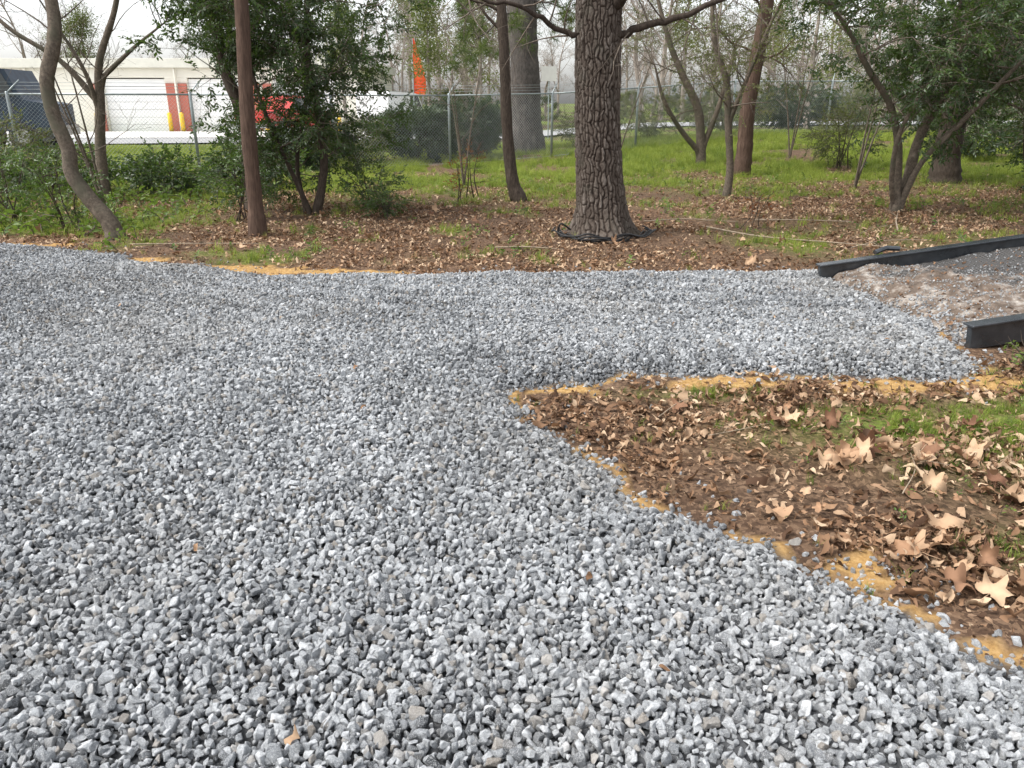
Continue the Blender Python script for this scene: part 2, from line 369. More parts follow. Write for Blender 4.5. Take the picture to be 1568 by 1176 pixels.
def needles(seed,n=46,l=.16):
    r=np.random.default_rng(seed); A=Acc()
    for i in range(n):
        d=r.normal(size=3)+np.array([0,.8,.2]); d/=np.linalg.norm(d); e=np.cross(d,r.normal(size=3)); e/=np.linalg.norm(e); p=np.array([0,r.uniform(0,.14),0])
        A.add([p-e*.003,p+e*.003,p+d*l*r.uniform(.7,1.1)-np.array([0,0,.02])],[(0,1,2)])
    return A.mesh('needles%d'%seed,[M_pine])
C_pine=proto_coll('needle_tuft',[needles(i) for i in range(3)])
def tuft(seed,n=14,h=.1):
    r=np.random.default_rng(seed); A=Acc()
    for i in range(n):
        az=r.uniform(0,6.28); ln=r.uniform(.15,.9); hh=h*r.uniform(.5,1.15); w=r.uniform(.0018,.0035); b=r.normal(size=2)*.02
        d=np.array([math.cos(az),math.sin(az)]); e=np.array([-d[1],d[0]]); V=[]
        for t in (0,.4,.75,1):
            q=b+d*hh*ln*t*t; ww=w*(1-t*.9); V+=[(q[0]-e[0]*ww,q[1]-e[1]*ww,hh*t*(1-.25*ln*t)),(q[0]+e[0]*ww,q[1]+e[1]*ww,hh*t*(1-.25*ln*t))]
        A.add(V,[(0,1,3,2),(2,3,5,4),(4,5,7,6)])
    return A.mesh('tuft%d'%seed,[M_grass])
C_tuft=proto_coll('grass_tuft',[tuft(i) for i in range(6)])
def dryleaf(seed):
    r=np.random.default_rng(seed); V,F=leafblade(1,r.uniform(.34,.62),r.uniform(-.6,.9),r.uniform(-.5,.6),6)
    V=V-np.array([0,.5,0]); V[:,2]+=r.uniform(-.9,.9)*V[:,0]*V[:,1]*2; V[:,0]+=.14*np.sin(V[:,1]*r.uniform(3,9)); V[:,2]+=.10*np.sin(V[:,1]*r.uniform(4,9)+r.uniform(0,6)); V[:,2]-=V[:,2].mean()
    V+=r.normal(size=V.shape)*.022
    return new_mesh('dry%d'%seed,V,F,[M_dry],True)
C_dry=proto_coll('dry_leaf',[dryleaf(i) for i in range(12)])
def bigleaf(seed):
    r=np.random.default_rng(seed); na,nr=72,6; V=[(0,0,0)]; F=[]
    ph=np.linspace(0,2*math.pi,na,endpoint=False); c1,c2,c3,c4=r.normal(size=4)
    R0=[]
    for p in ph:
        q=(p+math.pi)%(2*math.pi)-math.pi
        lob=max(1*math.exp(-(q/.40)**2),*( .9*math.exp(-((abs(q)-.98)/.38)**2),.62*math.exp(-((abs(q)-1.9)/.42)**2)))
        R0.append(.47+.50*lob+.09*abs(((p*5.3)%1)-.5)+(-.25 if abs(q)>2.8 else 0))
    for k in range(1,nr+1):
        for p,rr in zip(ph,R0):
            d=rr*k/nr; xx=d*math.sin(p); yy=d*math.cos(p)
            zz=.45*abs(c1)*xx*abs(xx)*np.sign(c2)+.35*c2*yy*abs(yy)+.22*math.sin(xx*5+c3)*d+.18*math.sin(yy*6+c4)*d+.10*math.cos(p*5)*d*d+.4*d**3
            sh=1-.28*abs(c4)*d*d; V.append((xx*sh,yy,zz))
    for i in range(na):
        j=(i+1)%na; F.append((0,1+j,1+i))
        for k in range(nr-1): a=1+k*na; F.append((a+i,a+j,a+na+j,a+na+i))
    V=[(v[0]*.5,v[1]*.5,v[2]*.5) for v in V]
    A=Acc(); A.add(V,F); A.tube([(0,-.1,0),(0,-.3,.02),(.03,-.6,.08)],.012,4)
    return A.mesh('syc%d'%seed,[M_big],True)
C_big=proto_coll('sycamore_leaf',[bigleaf(i) for i in range(8)])

# ---- leaf litter
def scat(n,x0,x1,y0,y1): return R.uniform(x0,x1,n),R.uniform(y0,y1,n)
x,y=scat(120000,-11,13,7.4,20); sd=gsd(x,y)
d=(1-ss(12,20,y)*.65)*(1-.65*grassmask(x,y))*np.clip(fbm(x*.9,y*.9,71,3)*2.4-.55,.15,1)*(1-.8*sandmask(x,y,sd))*.8
k=(sd<-.01)&(R.random(len(x))<d)&vis(x,y); x1,y1=x[k],y[k]; s1=R.uniform(.035,.08,len(x1))
x,y=scat(52000,-.3,5,1.1,5.3); sd=gsd(x,y); d=np.clip(fbm(x*2.2,y*2.2,72,3)*2.8-.85,.14,1)*(1-.65*sandmask(x,y,sd))*(1-.6*grassmask(x,y))*(.3+.7*ss(-.03,-.25,sd))
k=(sd<-.02)&(R.random(len(x))<d)&vis(x,y)&~((x>3.1)&(y>5.0)); x2,y2=x[k],y[k]; s2=np.clip(np.exp(R.normal(size=len(x2))*.5)*.036,.010,.10)
x3,y3=scat(220,-6,3,1.5,9); k=gsd(x3,y3)>.05; k&=(R.random(220)<.3); x3,y3=x3[k],y3[k]; s3=R.uniform(.025,.05,len(x3))
x=np.concatenate([x1,x2,x3]);y=np.concatenate([y1,y2,y3]);s=np.concatenate([s1,s2,s3]);n=len(x); print('leaves',n)
rot=np.stack([R.normal(size=n)*.45,R.normal(size=n)*.45,R.uniform(0,6.28,n)],1)
zo=R.uniform(.004,.03,n); zo[-len(x3):]+=.018
scl=np.stack([s*R.uniform(.5,1.1,n),s,s],1)
inst('leaf_litter',np.stack([x,y,H(x,y)+zo],1),rot,scl,R.integers(0,12,n),np.clip(R.normal(.5,.30,n)+(fbm(x*2,y*2,73,2)-.5)*.6,0,1),C_dry)
# big leaves
x,y=scat(1000,.9,4.5,1.4,4.4); sd=gsd(x,y); d=(.10+.9*gs(x,y,1.75,3.35,.35,.25)+.6*gs(x,y,1.55,2.6,.45,.25)+.7*gs(x,y,2.1,2.0,.6,.5)+.3*gs(x,y,2.3,3.0,.5,.4))
k=(sd<-.12)&(R.random(len(x))<d*.6)&(sandmask(x,y,sd)<.5); x=x[k];y=y[k]
ex,ey=scat(500,-7,9,8.2,15); k=(gsd(ex,ey)<-.1)&(R.random(500)<.14); x=np.concatenate([x,ex[k]]);y=np.concatenate([y,ey[k]]);n=len(x)
rot=np.stack([R.normal(size=n)*.4+(R.random(n)<.35)*3.1,R.normal(size=n)*.4,R.uniform(0,6.28,n)],1)
inst('sycamore_leaves',np.stack([x,y,H(x,y)+R.uniform(.03,.055,n)],1),rot,R.uniform(.06,.19,n),R.integers(0,8,n),R.uniform(0,1,n),C_big)
# ---- grass
x,y=scat(120000,-17,22,7.8,31); g=grassmask(x,y); sd=gsd(x,y)
k=(sd<-.1)&(R.random(len(x))<g**1.2*.8+.008)&vis(x,y)&(np.hypot(x-1.2,y-10.3)>.5); x1,y1=x[k],y[k]; s1=R.uniform(.6,1.5,len(x1))*(1+.5*ss(12,25,y1))
x,y=scat(30000,0,5,1.2,5.2); g=grassmask(x,y)*ss(.35,.6,fbm(x*5,y*5,95,3)); sd=gsd(x,y); k=(sd<-.04)&(R.random(len(x))<g**1.2*.8+.008)&vis(x,y)&~((x>3.0)&(y>4.9)); x2,y2=x[k],y[k]; s2=R.uniform(.3,.75,len(x2))
x=np.concatenate([x1,x2]);y=np.concatenate([y1,y2]);s=np.concatenate([s1,s2]);n=len(x);print('grass',n)
inst('grass',np.stack([x,y,H(x,y)-.004],1),np.stack([R.normal(size=n)*.12,R.normal(size=n)*.12,R.uniform(0,6.28,n)],1),s,R.integers(0,6,n),np.clip(R.normal(.45,.3,n)+(fbm(x,y,90,2)-.5)+.22*(y>9)-.2*(y<6),0,1),C_tuft)
# weeds
x,y=scat(13000,-14,14,8.2,20); sd=gsd(x,y); d=.05+.6*ss(-4.5,-6,x)*ss(9.8,11,y)+.35*(fbm(x*1.1,y*1.1,23,3)>.56)
k=(sd<-.15)&(R.random(len(x))<d*.45)&vis(x,y)&(np.hypot(x-1.2,y-10.3)>.6); x1,y1=x[k],y[k]
x,y=scat(1500,.3,5,1.4,4.6); sd=gsd(x,y); k=(sd<-.15)&(R.random(len(x))<.07+.4*grassmask(x,y)); x2,y2=x[k],y[k]
x=np.concatenate([x1,x2]);y=np.concatenate([y1,y2]);n=len(x);s=np.where(y>6,R.uniform(.6,1.5,n)*(1+.9*(x<-4.5)),R.uniform(.25,.55,n))
inst('ground_weeds',np.stack([x,y,H(x,y)],1),np.stack([R.uniform(.3,1.2,n),R.normal(size=n)*.3,R.uniform(0,6.28,n)],1),s,R.integers(0,4,n),R.random(n),C_weed)

# ------------------------------------------------------------------ trees
def grow(A,tips,p,d,Ln,r,depth,rng,wig=.25,up=.03,kids=4,sides=4,mat=0):
    n=max(4,int(Ln/.16)) if Ln<3 else 12; st=Ln/n; P=[np.array(p,float)]; D=[]
    d=np.array(d,float); d/=np.linalg.norm(d)
    for i in range(n):
        d=d+rng.normal(size=3)*wig*.5+np.array([0,0,up]); d/=np.linalg.norm(d); P.append(P[-1]+d*st); D.append(d.copy())
    P=np.array(P); A.tube(P,np.linspace(r,max(r*.25,.0022),n+1),sides,mat,False)
    if depth==0 :
        for i in range(1,n+1):
            tips.append((P[i],D[i-1]))
        return
    for k in range(kids):
        t=rng.uniform(.25,1) if k else 1.; i=min(n-1,int(t*n)); e=np.cross(D[i],rng.normal(size=3)); e/=np.linalg.norm(e)+1e-9
        nd=D[i]*.7+e*rng.uniform(.5,1.1); grow(A,tips,P[i],nd,Ln*rng.uniform(.4,.7),r*(1-t*.6)*.55,depth-1,rng,wig,up,kids,3,mat)
def make_tree(name,trunks,bark,seed,br=(),coll=None,dens=.6,ls=(.7,1.2),tonem=.5):
    rng=np.random.default_rng(seed); p0=np.array(trunks[0][0][0],float); root=empty(name,(p0[0],p0[1],H1(p0[0],p0[1])))
    off=np.array([p0[0],p0[1],H1(p0[0],p0[1])]); A=Acc(); B=Acc(); tips=[]
    TP=[]
    for pts,rad,sd_ in trunks:
        P=catmull(pts,8); r=np.interp(np.linspace(0,1,len(P)),np.linspace(0,1,len(rad)),rad)
        P[:,2]+=off[2]; P=P-off
        P[0,2]-=.15; r=r*(1+rng.normal(size=len(r))*.03); A.tube(P,r,sd_,0,False); TP.append((P,r))
    for (n,z0,z1,ln,rad,dep,kids,up,bias,wh) in br:
        for i in range(n):
            P,r=TP[wh if wh>=0 else rng.integers(len(TP))]
            zz=rng.uniform(z0,z1); j=int(np.argmin(np.abs(P[:,2]-zz))); az=rng.uniform(0,6.28); d=np.array([math.cos(az),math.sin(az),rng.uniform(.0,.9)])+np.array(bias)
            grow(B,tips,P[j],d,ln*rng.uniform(.6,1.2),min(rad,r[j]*.7),dep,rng,.28,up,kids,5)
    me=A.mesh(name+'_trunk',[bark],True); add('trunk',me,root)
    if B.n: add('branches',B.mesh(name+'_branches',[M_twig if rad<.03 else bark],True),root)
    if coll and tips:
        tp=[t for t in tips if rng.random()<dens]
        P=np.array([t[0] for t in tp]); D=np.array([t[1] for t in tp]); n=len(P)
        D=D+rng.normal(size=(n,3))*.7; D[:,2]-=.25
        yaw=np.arctan2(-D[:,0],D[:,1]); pit=np.arctan2(D[:,2],np.hypot(D[:,0],D[:,1])); 
        rot=np.stack([pit,rng.normal(size=n)*.8,yaw],1)
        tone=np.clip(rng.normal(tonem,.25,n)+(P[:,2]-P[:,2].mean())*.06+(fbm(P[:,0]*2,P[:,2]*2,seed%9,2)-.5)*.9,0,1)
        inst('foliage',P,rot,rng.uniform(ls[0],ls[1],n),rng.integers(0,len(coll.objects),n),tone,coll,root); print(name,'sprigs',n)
    return root

def big_tree():
    bx,by=1.2,10.3; z0=H1(bx,by); root=empty('oak_tree',(bx,by,z0))
    nz,na=520,260; zz=np.concatenate([np.linspace(-.12,3.4,nz-60),np.linspace(3.45,9,60)])
    th=np.linspace(0,2*math.pi,na,endpoint=False)
    Z,T=np.meshgrid(zz,th,indexing='ij')
    rad=.265+.09*np.exp(-Z/.7)+.20*np.exp(-np.clip(Z+.05,0,9)/.16)*(1+.45*np.sin(T*5+1)+.25*np.sin(T*3))
    rad=rad*np.interp(Z,[0,3,9],[1,1.04,.6])
    u=T/(2*math.pi)*36
    def pn(u,v,s,per):
        xi=np.floor(u).astype(int); f=u-xi; f=f*f*(3-2*f); yi=np.floor(v).astype(int); g=v-yi; g=g*g*(3-2*g)
        a=TAB[(xi%per+s)%256,(yi+s)%256]; b=TAB[((xi+1)%per+s)%256,(yi+s)%256]; c_=TAB[(xi%per+s)%256,(yi+1+s)%256]; d_=TAB[((xi+1)%per+s)%256,(yi+1+s)%256]
        return (a*(1-f)+b*f)*(1-g)+(c_*(1-f)+d_*f)*g
    uw=u+1.1*(pn(u*.5,Z*5,9,18)-.5)+.9*(pn(u,Z*12,19,36)-.5)
    fr=np.abs((uw%1)-.5)*2; row=np.floor(uw).astype(int)%36
    zc=Z*7+TAB[row,7]*9+.8*(pn(u,Z*9,29,36)-.5); cr=np.abs((zc%1)-.5)*2
    pl=TAB[row,(np.floor(zc).astype(int))%256]
    g=np.clip((1-fr)*1.9,0,1)*(1-.75*np.clip((cr-.80)/.2,0,1)); n2=pn((u*3)%108,Z*26,60,108); n3=pn((u*6)%216,Z*60,90,216)
    disp=g*.026*(.65+.5*pl)+n2*.010+n3*.005
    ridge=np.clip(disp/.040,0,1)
    rad=rad+disp-.026
    cx=np.interp(Z,[0,1,1.6,3,9],[0,-.09,-.13,-.16,-.3]); cy=np.interp(Z,[0,3,9],[0,.0,.3])
    V=np.stack([cx+rad*np.cos(T),cy+rad*np.sin(T),Z],-1).reshape(-1,3)
    I=np.arange(nz*na).reshape(nz,na); J=np.roll(I,-1,1)
    F=np.stack([I[:-1],J[:-1],J[1:],I[1:]],-1).reshape(-1,4)
    me=new_mesh('oak_trunk',V,F,[M_bark_big],True); at=me.attributes.new('ridge','FLOAT','POINT'); at.data.foreach_set('value',ridge.ravel().astype(np.float32))
    add('trunk',me,root)
    A=Acc(); B=Acc(); tips=[]; rng=np.random.default_rng(5)
    for p,q,r in (((-.1,0,2.35),(( .45,-.1,2.55),(1.0,-.2,2.68),(1.7,-.3,3.1),(2.6,-.4,3.9)),.055),((-.2,0,2.45),((-.6,-.1,2.46),(-1.1,-.3,2.72),(-1.7,-.4,2.8),(-2.5,-.2,3.2)),.04),
                  ((-.15,0,3.2),((.5,.5,3.9),(1.2,1.1,4.6),(2.4,1.5,5.4)),.12),((-.2,0,3.8),((-.9,-.5,4.5),(-1.9,-1.2,5.2),(-3,-1.6,5.6)),.12),((-.1,.1,2.6),((.2,-.5,3.0),(.5,-1.2,3.7),(.6,-2,4.4)),.09)):
        P=catmull([p,*q],6); P+=rng.normal(size=P.shape)*.015; A.tube(P,np.linspace(r,.012,len(P)),9,0,False)
        for i in range(4,len(P),2): grow(B,tips,P[i],rng.normal(size=3)+np.array([0,0,.2]),rng.uniform(.5,1.1),.012,2,rng,.3,.02,3)
    for z in np.linspace(4.2,8.8,10):
        az=rng.uniform(0,6.28); grow(B,tips,(-.2,0.1,z),(math.cos(az),math.sin(az),.5),2.6,.06,2,rng,.25,.05,5,5)
    add('limbs',A.mesh('oak_limbs',[M_bark_limb],True),root); add('twigs',B.mesh('oak_twigs',[M_twig],True),root)
    return root
big_tree()
M_black=simple('black_rubber',(.012,.012,.013),(.02,.02,.02),30,.45)
A=Acc(); rng=np.random.default_rng(8)
for k in range(4):
    P=[]
    for i in range(60):
        a_=math.pi*(.95+1.15*i/59)+rng.normal()*.004; rr=.53+.03*k+.06*math.sin(a_*3+k); xx=1.18+rr*math.cos(a_)*1.05; yy=10.28+rr*math.sin(a_)
        P.append((xx,yy,H1(xx,yy)+.03+.02*k+.02*math.sin(i*.5+k)))
    A.tube(P,.011,6)
P=[(.75,10.0,.12),(.62,9.95,.2),(.6,9.98,.05),(.8,9.85,.04)]; A.tube(catmull(P,6),.011,6)
add('garden_hose',A.mesh('garden_hose',[M_black],True))

make_tree('leaning_tree',[([(-5.08,9.97,0),(-5.14,9.97,.22),(-5.34,9.98,.5),(-5.50,9.98,.8),(-5.50,10,1.1),(-5.60,10,1.5),(-5.60,10,1.9),(-5.42,10,2.35),(-5.40,10.05,2.8),(-5.5,10.1,4),(-5.3,10.2,6)],[.125,.105,.095,.09,.085,.08,.08,.078,.07,.05,.02],12)],
  M_bark_pale,11,[(6,3.2,5.8,1.6,.03,2,4,.06,(0,0,.3),0),(2,2.2,2.7,.8,.012,2,3,.05,(0,0,.3),0)])
make_tree('slender_tree',[([(-3.35,10.26,0),(-3.34,10.26,.5),(-3.33,10.26,1.2),(-3.29,10.26,2),(-3.24,10.26,2.8),(-3.2,10.3,4.5),(-3.1,10.3,7)],[.125,.095,.092,.088,.085,.07,.03],14)],
  M_bark_red,12,[(8,3.4,6.8,1.4,.03,2,4,.05,(0,0,.3),0)],C_olive,.5)
make_tree('evergreen_understory_tree',[([(-3.12,12.5,0),(-3.0,12.5,.4),(-2.92,12.5,.9),(-2.95,12.5,1.5),(-3.05,12.5,2.3),(-3,12.6,3.2),(-2.9,12.7,4.5)],[.08,.065,.06,.055,.05,.04,.02],10),
   ([(-3.2,12.5,0),(-3.4,12.4,.6),(-3.7,12.3,1.5),(-3.9,12.2,2.6),(-4.1,12.2,4)],[.045,.035,.03,.025,.012],8),
   ([(-3.3,12.6,0),(-3.4,12.7,.8),(-3.2,12.9,2),(-3.5,13,3.6)],[.04,.035,.03,.012],8)],
  M_bark_dark,13,[(28,.8,3.6,1.2,.014,2,4,.0,(.1,-.1,.1),-1),(9,.5,1.6,.9,.01,2,3,.0,(0,0,0),-1),(10,1.8,3.2,1.4,.014,2,4,.0,(.6,-.3,.1),-1)],C_priv,.75,(.75,1.2),.33)
make_tree('evergreen_understory_tree',[([(-4.3,13,0),(-4.25,13,.7),(-4.3,13,1.5),(-4.5,13,2.3),(-4.55,13,3.4),(-4.4,13,5)],[.12,.10,.095,.09,.07,.02],10)],
  M_bark_dark,14,[(16,1.4,4.2,.85,.014,2,4,.0,(.6,-.2,.1),-1),(7,.4,1.3,.6,.01,2,3,0,(.5,0,0),-1)],C_priv,.60,(.75,1.15),.33)
make_tree('thin_tree',[([(.13,14,0),(.02,14,.3),(-.05,14,.8),(-.1,14,1.5),(-.12,14,2.2),(-.18,14,3.2),(-.3,14,5),(-.3,14,7)],[.16,.11,.10,.095,.092,.085,.06,.02],12)],
  M_bark_dark,15,[(6,2.2,6,1.5,.03,2,4,.05,(0,0,.3),0)],C_olive,.25)
make_tree('pine_tree',[([(.52,27,0),(.48,27,1),(.42,27,2.5),(.3,27,5),(.2,27,9),(.1,27,14)],[.62,.50,.47,.44,.38,.1],22)],
  M_bark_pine,16,[(14,8,13.5,2.6,.06,2,4,.03,(0,0,.2),0),(4,4.3,5.5,2.0,.05,2,4,-.02,(0,0,-.2),0)],C_pine,.9,(1.5,2.5))
make_tree('thin_tree',[([(4.04,14.9,0),(4.06,14.9,.5),(3.95,14.9,1.3),(3.85,14.9,2),(3.55,14.9,2.8),(3.4,14.9,4.2)],[.085,.07,.065,.06,.045,.02],9),
   ([(3.95,14.9,1.3),(4.2,14.8,2.1),(4.5,14.7,3.0),(4.9,14.6,4)],[.05,.035,.03,.012],7)],M_bark_pale,17,[(14,1.4,3.8,1.2,.015,2,4,.03,(0,0,.2),-1)],C_olive,.35)
make_tree('slender_tree',[([(5.4,18.8,0),(5.42,18.8,.6),(5.4,18.8,1.4),(5.5,18.8,2.6),(5.6,18.8,4),(5.6,18.8,8)],[.22,.18,.17,.16,.15,.05],12)],
  M_bark_red,18,[(12,2.4,7,1.8,.03,2,4,.03,(0,0,.1),0)],C_olive,.55)
make_tree('thin_tree',[([(4.95,21,0),(4.9,21,.6),(4.75,21,1.4),(4.3,21,2.2),(3.9,21,3),(3.4,21,4.4)],[.14,.12,.11,.09,.07,.03],9),
   ([(4.9,21,.3),(4.3,20.8,.9),(3.8,20.6,1.6),(3.5,20.5,2.4)],[.08,.06,.05,.02],8),([(4.95,21,.4),(5.3,21,1.5),(5.6,21,3)],[.08,.06,.03],8)],
  M_bark_pale,19,[(20,1.,4.2,1.5,.02,2,4,.03,(0,0,.2),-1)],C_olive,.4)
make_tree('multi_stem_tree',[([(6.15,12.6,0),(6.1,12.6,.4),(6.0,12.55,1),(5.75,12.5,1.6),(5.3,12.4,2.1),(4.9,12.3,2.6),(4.3,12.2,3.2)],[.10,.07,.06,.05,.045,.035,.02],9),
   ([(6.2,12.7,0),(6.3,12.7,.5),(6.4,12.7,1.2),(6.7,12.7,2),(6.9,12.8,2.9),(7,12.8,4.5)],[.10,.08,.075,.07,.05,.02],9),
   ([(6.2,12.6,.1),(6.35,12.4,.8),(6.75,12.2,1.4),(7.3,12,2.2),(7.8,12,3)],[.055,.045,.04,.03,.015],8),
   ([(6.1,12.6,.1),(5.9,12.4,.6),(5.85,12.2,1.3),(6.2,12,2.3),(6.3,12,3.4)],[.045,.04,.035,.03,.012],8)],
  M_bark_pale,20,[(28,1.1,3.6,1.3,.014,2,4,-.01,(.1,-.1,.1),-1),(16,1.3,2.8,1.2,.014,2,4,-.04,(.4,-.2,.0),-1)],C_priv,.55,(.7,1.15),.26)
make_tree('shade_tree',[([(9.45,17.4,0),(9.4,17.4,.6),(9.4,17.4,1.5),(9.3,17.4,3),(9.3,17.4,6)],[.34,.27,.25,.23,.1],12),([(9.4,17.4,1.6),(10,17.2,2.6),(10.8,17,4)],[.16,.12,.05],8)],
  M_bark_dark,21,[(26,1.3,4.8,2.0,.03,2,4,-.01,(0,-.2,.0),-1)],C_priv,.6,(.9,1.5),.22)
make_tree('evergreen_understory_tree',[([(8.8,13.3,0),(8.9,13.3,1),(8.8,13.3,2.4),(8.6,13.3,4)],[.09,.07,.06,.02],8),([(8.8,13.3,0),(8.4,13.2,1),(8.0,13,2.4),(7.5,13,3.4)],[.06,.05,.04,.015],8)],
  M_bark_dark,22,[(30,1.2,3.6,1.4,.016,2,4,-.03,(-.1,-.1,.0),-1)],C_priv,.6,(.8,1.25),.25)
make_tree('crape_myrtle_tree',[([(-7.2,14,0),(-7.15,14,.8),(-7.0,14,1.7),(-6.9,14,2.3),(-6.5,14,3.1),(-6.2,14,4)],[.11,.09,.08,.06,.045,.015],9),
   ([(-7.0,14,1.6),(-7.5,13.9,2.3),(-8.2,13.8,2.8),(-8.8,13.8,3.5)],[.06,.045,.035,.012],8),([(-7.05,14,1.5),(-7.1,13.8,2.2),(-7.5,13.6,3.2)],[.05,.035,.012],8),([(-6.95,14,2),(-6.3,14,2.5),(-5.7,14,2.9)],[.045,.03,.012],8)],
  M_bark_pale,23,[(26,1.9,4,1.0,.010,2,4,.05,(0,0,.5),-1)])

def shrub(name,cx,cy,rx,ry,hz,coll,n,seed,z0=.1,ls=(.8,1.3),tm=.5,stems=6,gap=.45):
    rng=np.random.default_rng(seed); zb=H1(cx,cy); root=empty(name,(cx,cy,zb)); A=Acc()
    for i in range(stems):
        az=rng.uniform(0,6.28); rr=rng.uniform(.2,.8); P=catmull([(rng.normal()*.08,rng.normal()*.08,-.05),(rx*rr*.4*math.cos(az),ry*rr*.4*math.sin(az),hz*.4),(rx*rr*math.cos(az),ry*rr*math.sin(az),hz*.92)],4)
        A.tube(P,np.linspace(min(.022,hz*.014),.004,len(P)),5,0,False)
        for q in P[3:]:
            d=rng.normal(size=3); d[2]=abs(d[2])*.6; d*=min(1,hz); A.tube([q,q+d*.2,q+d*.32+np.array([0,0,.04])],[.005,.003,.0015],3,0,False)
    add('stems',A.mesh(name+'_stems',[M_bark_dark],True),root)
    P=rng.uniform(-1,1,(n*4,3)); rr=np.linalg.norm(P,axis=1); az=np.arctan2(P[:,1],P[:,0])
    edge=.72+.35*fbm(az*1.6+seed,P[:,2]*2.2,seed%13,2)
    k=(rr<edge)&(fbm(P[:,0]*2.5+seed,P[:,2]*2.5+P[:,1]*2,seed%7,3)>gap)&(rng.random(len(P))<.25+.75*(rr/edge)**2); P=P[k][:n]; n=len(P)
    D=P+rng.normal(size=P.shape)*.6; Q=P*np.array([rx,ry,(hz-z0)/2])+np.array([0,0,(hz+z0)/2])
    rot=np.stack([np.arctan2(D[:,2],np.hypot(D[:,0],D[:,1])),rng.normal(size=n)*.8,np.arctan2(-D[:,0],D[:,1])],1)
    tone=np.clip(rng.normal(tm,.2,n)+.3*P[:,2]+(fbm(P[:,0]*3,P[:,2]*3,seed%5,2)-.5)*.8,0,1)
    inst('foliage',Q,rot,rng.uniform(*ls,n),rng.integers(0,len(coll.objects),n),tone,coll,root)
for i,(a_,b_,rx,ry,hz,co,n) in enumerate([(-2.9,24.2,1.4,1.0,1.45,C_holly,1900),(-1.5,25.0,1.25,.9,1.85,C_holly,1700),(-4.5,22.8,1.2,.8,1.2,C_olive,800),(-5.1,20.6,.9,.7,1.0,C_holly,600),
     (-8.7,15.2,1.0,.8,.85,C_priv,300),(-10.3,16,1.1,.9,1.4,C_olive,350),(-6.5,15.0,.8,.6,.75,C_priv,230),(-5.3,16.5,.9,.7,.85,C_priv,330),(-12.3,15.8,1.2,.9,1.5,C_priv,450),
     (5.2,30,1.6,1,1.5,C_olive,700),(8.2,31.5,1.8,1,1.6,C_olive,900),(11.2,32.5,1.8,1,1.8,C_holly,1200),(14.5,33.5,2.2,1,1.8,C_olive,1000),(18.5,34.5,2.4,1,2.1,C_holly,1400),
     (8.2,20,.9,.8,1.5,C_olive,350),(12.5,22,1.3,1,1.8,C_priv,600),(10.8,15.5,1.1,.9,1.9,C_priv,700),(2.5,28.5,1.0,.8,1.1,C_olive,400)]):
    shrub('evergreen_shrub',a_,b_,rx,ry,hz,co,n,100+i,ls=(.9,1.5),gap=.40,tm=.4)
for i,(a_,b_,h_) in enumerate([(-.75,14.3,1.0),(-.9,13.9,.7),(3.4,11.0,.5)]):
    shrub('red_leaf_sapling',a_,b_,.25,.25,h_,C_red,14,140+i,z0=h_*.3,stems=3,gap=.3,ls=(.5,.9))
for i,(a_,b_,h_,rx) in enumerate([(-6.2,10.9,.9,.5),(-7.4,11.6,1.0,.6),(-8.6,12.6,1.3,.6),(-4.1,11.8,.9,.5),(-2.3,12.9,.7,.5),(-1.9,11.9,.4,.3),(3.3,4.75,.2,.13),(3.0,4.05,.15,.14)]):
    shrub('privet_sapling',a_,b_,rx,rx,h_,C_priv if i<6 else C_weed,int(50+70*rx) if i<6 else 20,160+i,z0=h_*.2,ls=(.6,1.0) if i<6 else (.5,.8),tm=.7,stems=5,gap=.35)

# ------------------------------------------------------------------ chain link fence
M_galv=simple('galvanised',(.36,.40,.40),(.25,.28,.28),8,.45,.4,bs=.1)
M_wire=simple('fence_wire',(.34,.37,.37),(.26,.28,.28),3,.5,.3,bs=0)
FL=np.array([(-20,15.2),(-14,17.2),(-11.2,18.3),(-7.57,19.4),(-4.6,20.9),(-1.72,22.4),(1.2,24.5),(4.0,26.2),(7.6,28.2),(11.6,30.0),(15.5,31.2),(21,32.6),(28,34)],float)
root=empty('chain_link_fence',(0,0,0)); A=Acc(); W=Acc(); FHt=1.83
for i,(px,py) in enumerate(FL):
    z=float(terr(px,py)); A.tube([(px,py,z-.1),(px,py,z+FHt+.03),(px,py,z+FHt+.06)],[.036,.036,.02],10)
    A.tube([(px,py,z+FHt+.02),(px+.08,py+.16,z+FHt+.17),(px+.15,py+.3,z+FHt+.3)],[.018,.016,.012],6)
for i in range(len(FL)-1):
    a_,b_=FL[i],FL[i+1]; za,zb=float(terr(*a_)),float(terr(*b_)); A.tube([(*a_,za+FHt),(*b_,zb+FHt)],.021,8); A.tube([(*a_,za+.05),(*b_,zb+.05)],.006,4)
    for k in range(3):
        o=np.array([.05,.1])*(k+1); A.tube([(a_[0]+o[0],a_[1]+o[1],za+FHt+.08+.075*k+.02),(b_[0]+o[0],b_[1]+o[1],zb+FHt+.08+.075*k+.02)],.0035,4)
    ln=np.hypot(*(b_-a_)); s=.085
    for sg in (1,-1):
        for c0 in np.arange(-FHt,ln+FHt,s):
            h0,h1=0.,FHt-.02; u0,u1=c0+sg*h0,c0+sg*h1
            if (u0<0 and u1<0) or (u0>ln and u1>ln): continue
            for lim in (0,ln):
                if (u0<lim)!=(u1<lim):
                    t=(lim-u0)/(u1-u0); hm=h0+t*(h1-h0)
                    if lim==0: 
                        if u0<0: u0,h0=0,hm
                        else: u1,h1=0,hm
                    else:
                        if u0>ln: u0,h0=ln,hm
                        else: u1,h1=ln,hm
            if abs(u1-u0)<.01: continue
            q=[]
            for u,h in ((u0,h0),(u1,h1)):
                t=u/ln; p=a_+(b_-a_)*t; q.append((p[0],p[1]-.025+.004*sg,za+(zb-za)*t+h))
            W.tube(q,.0024,3,0,False)
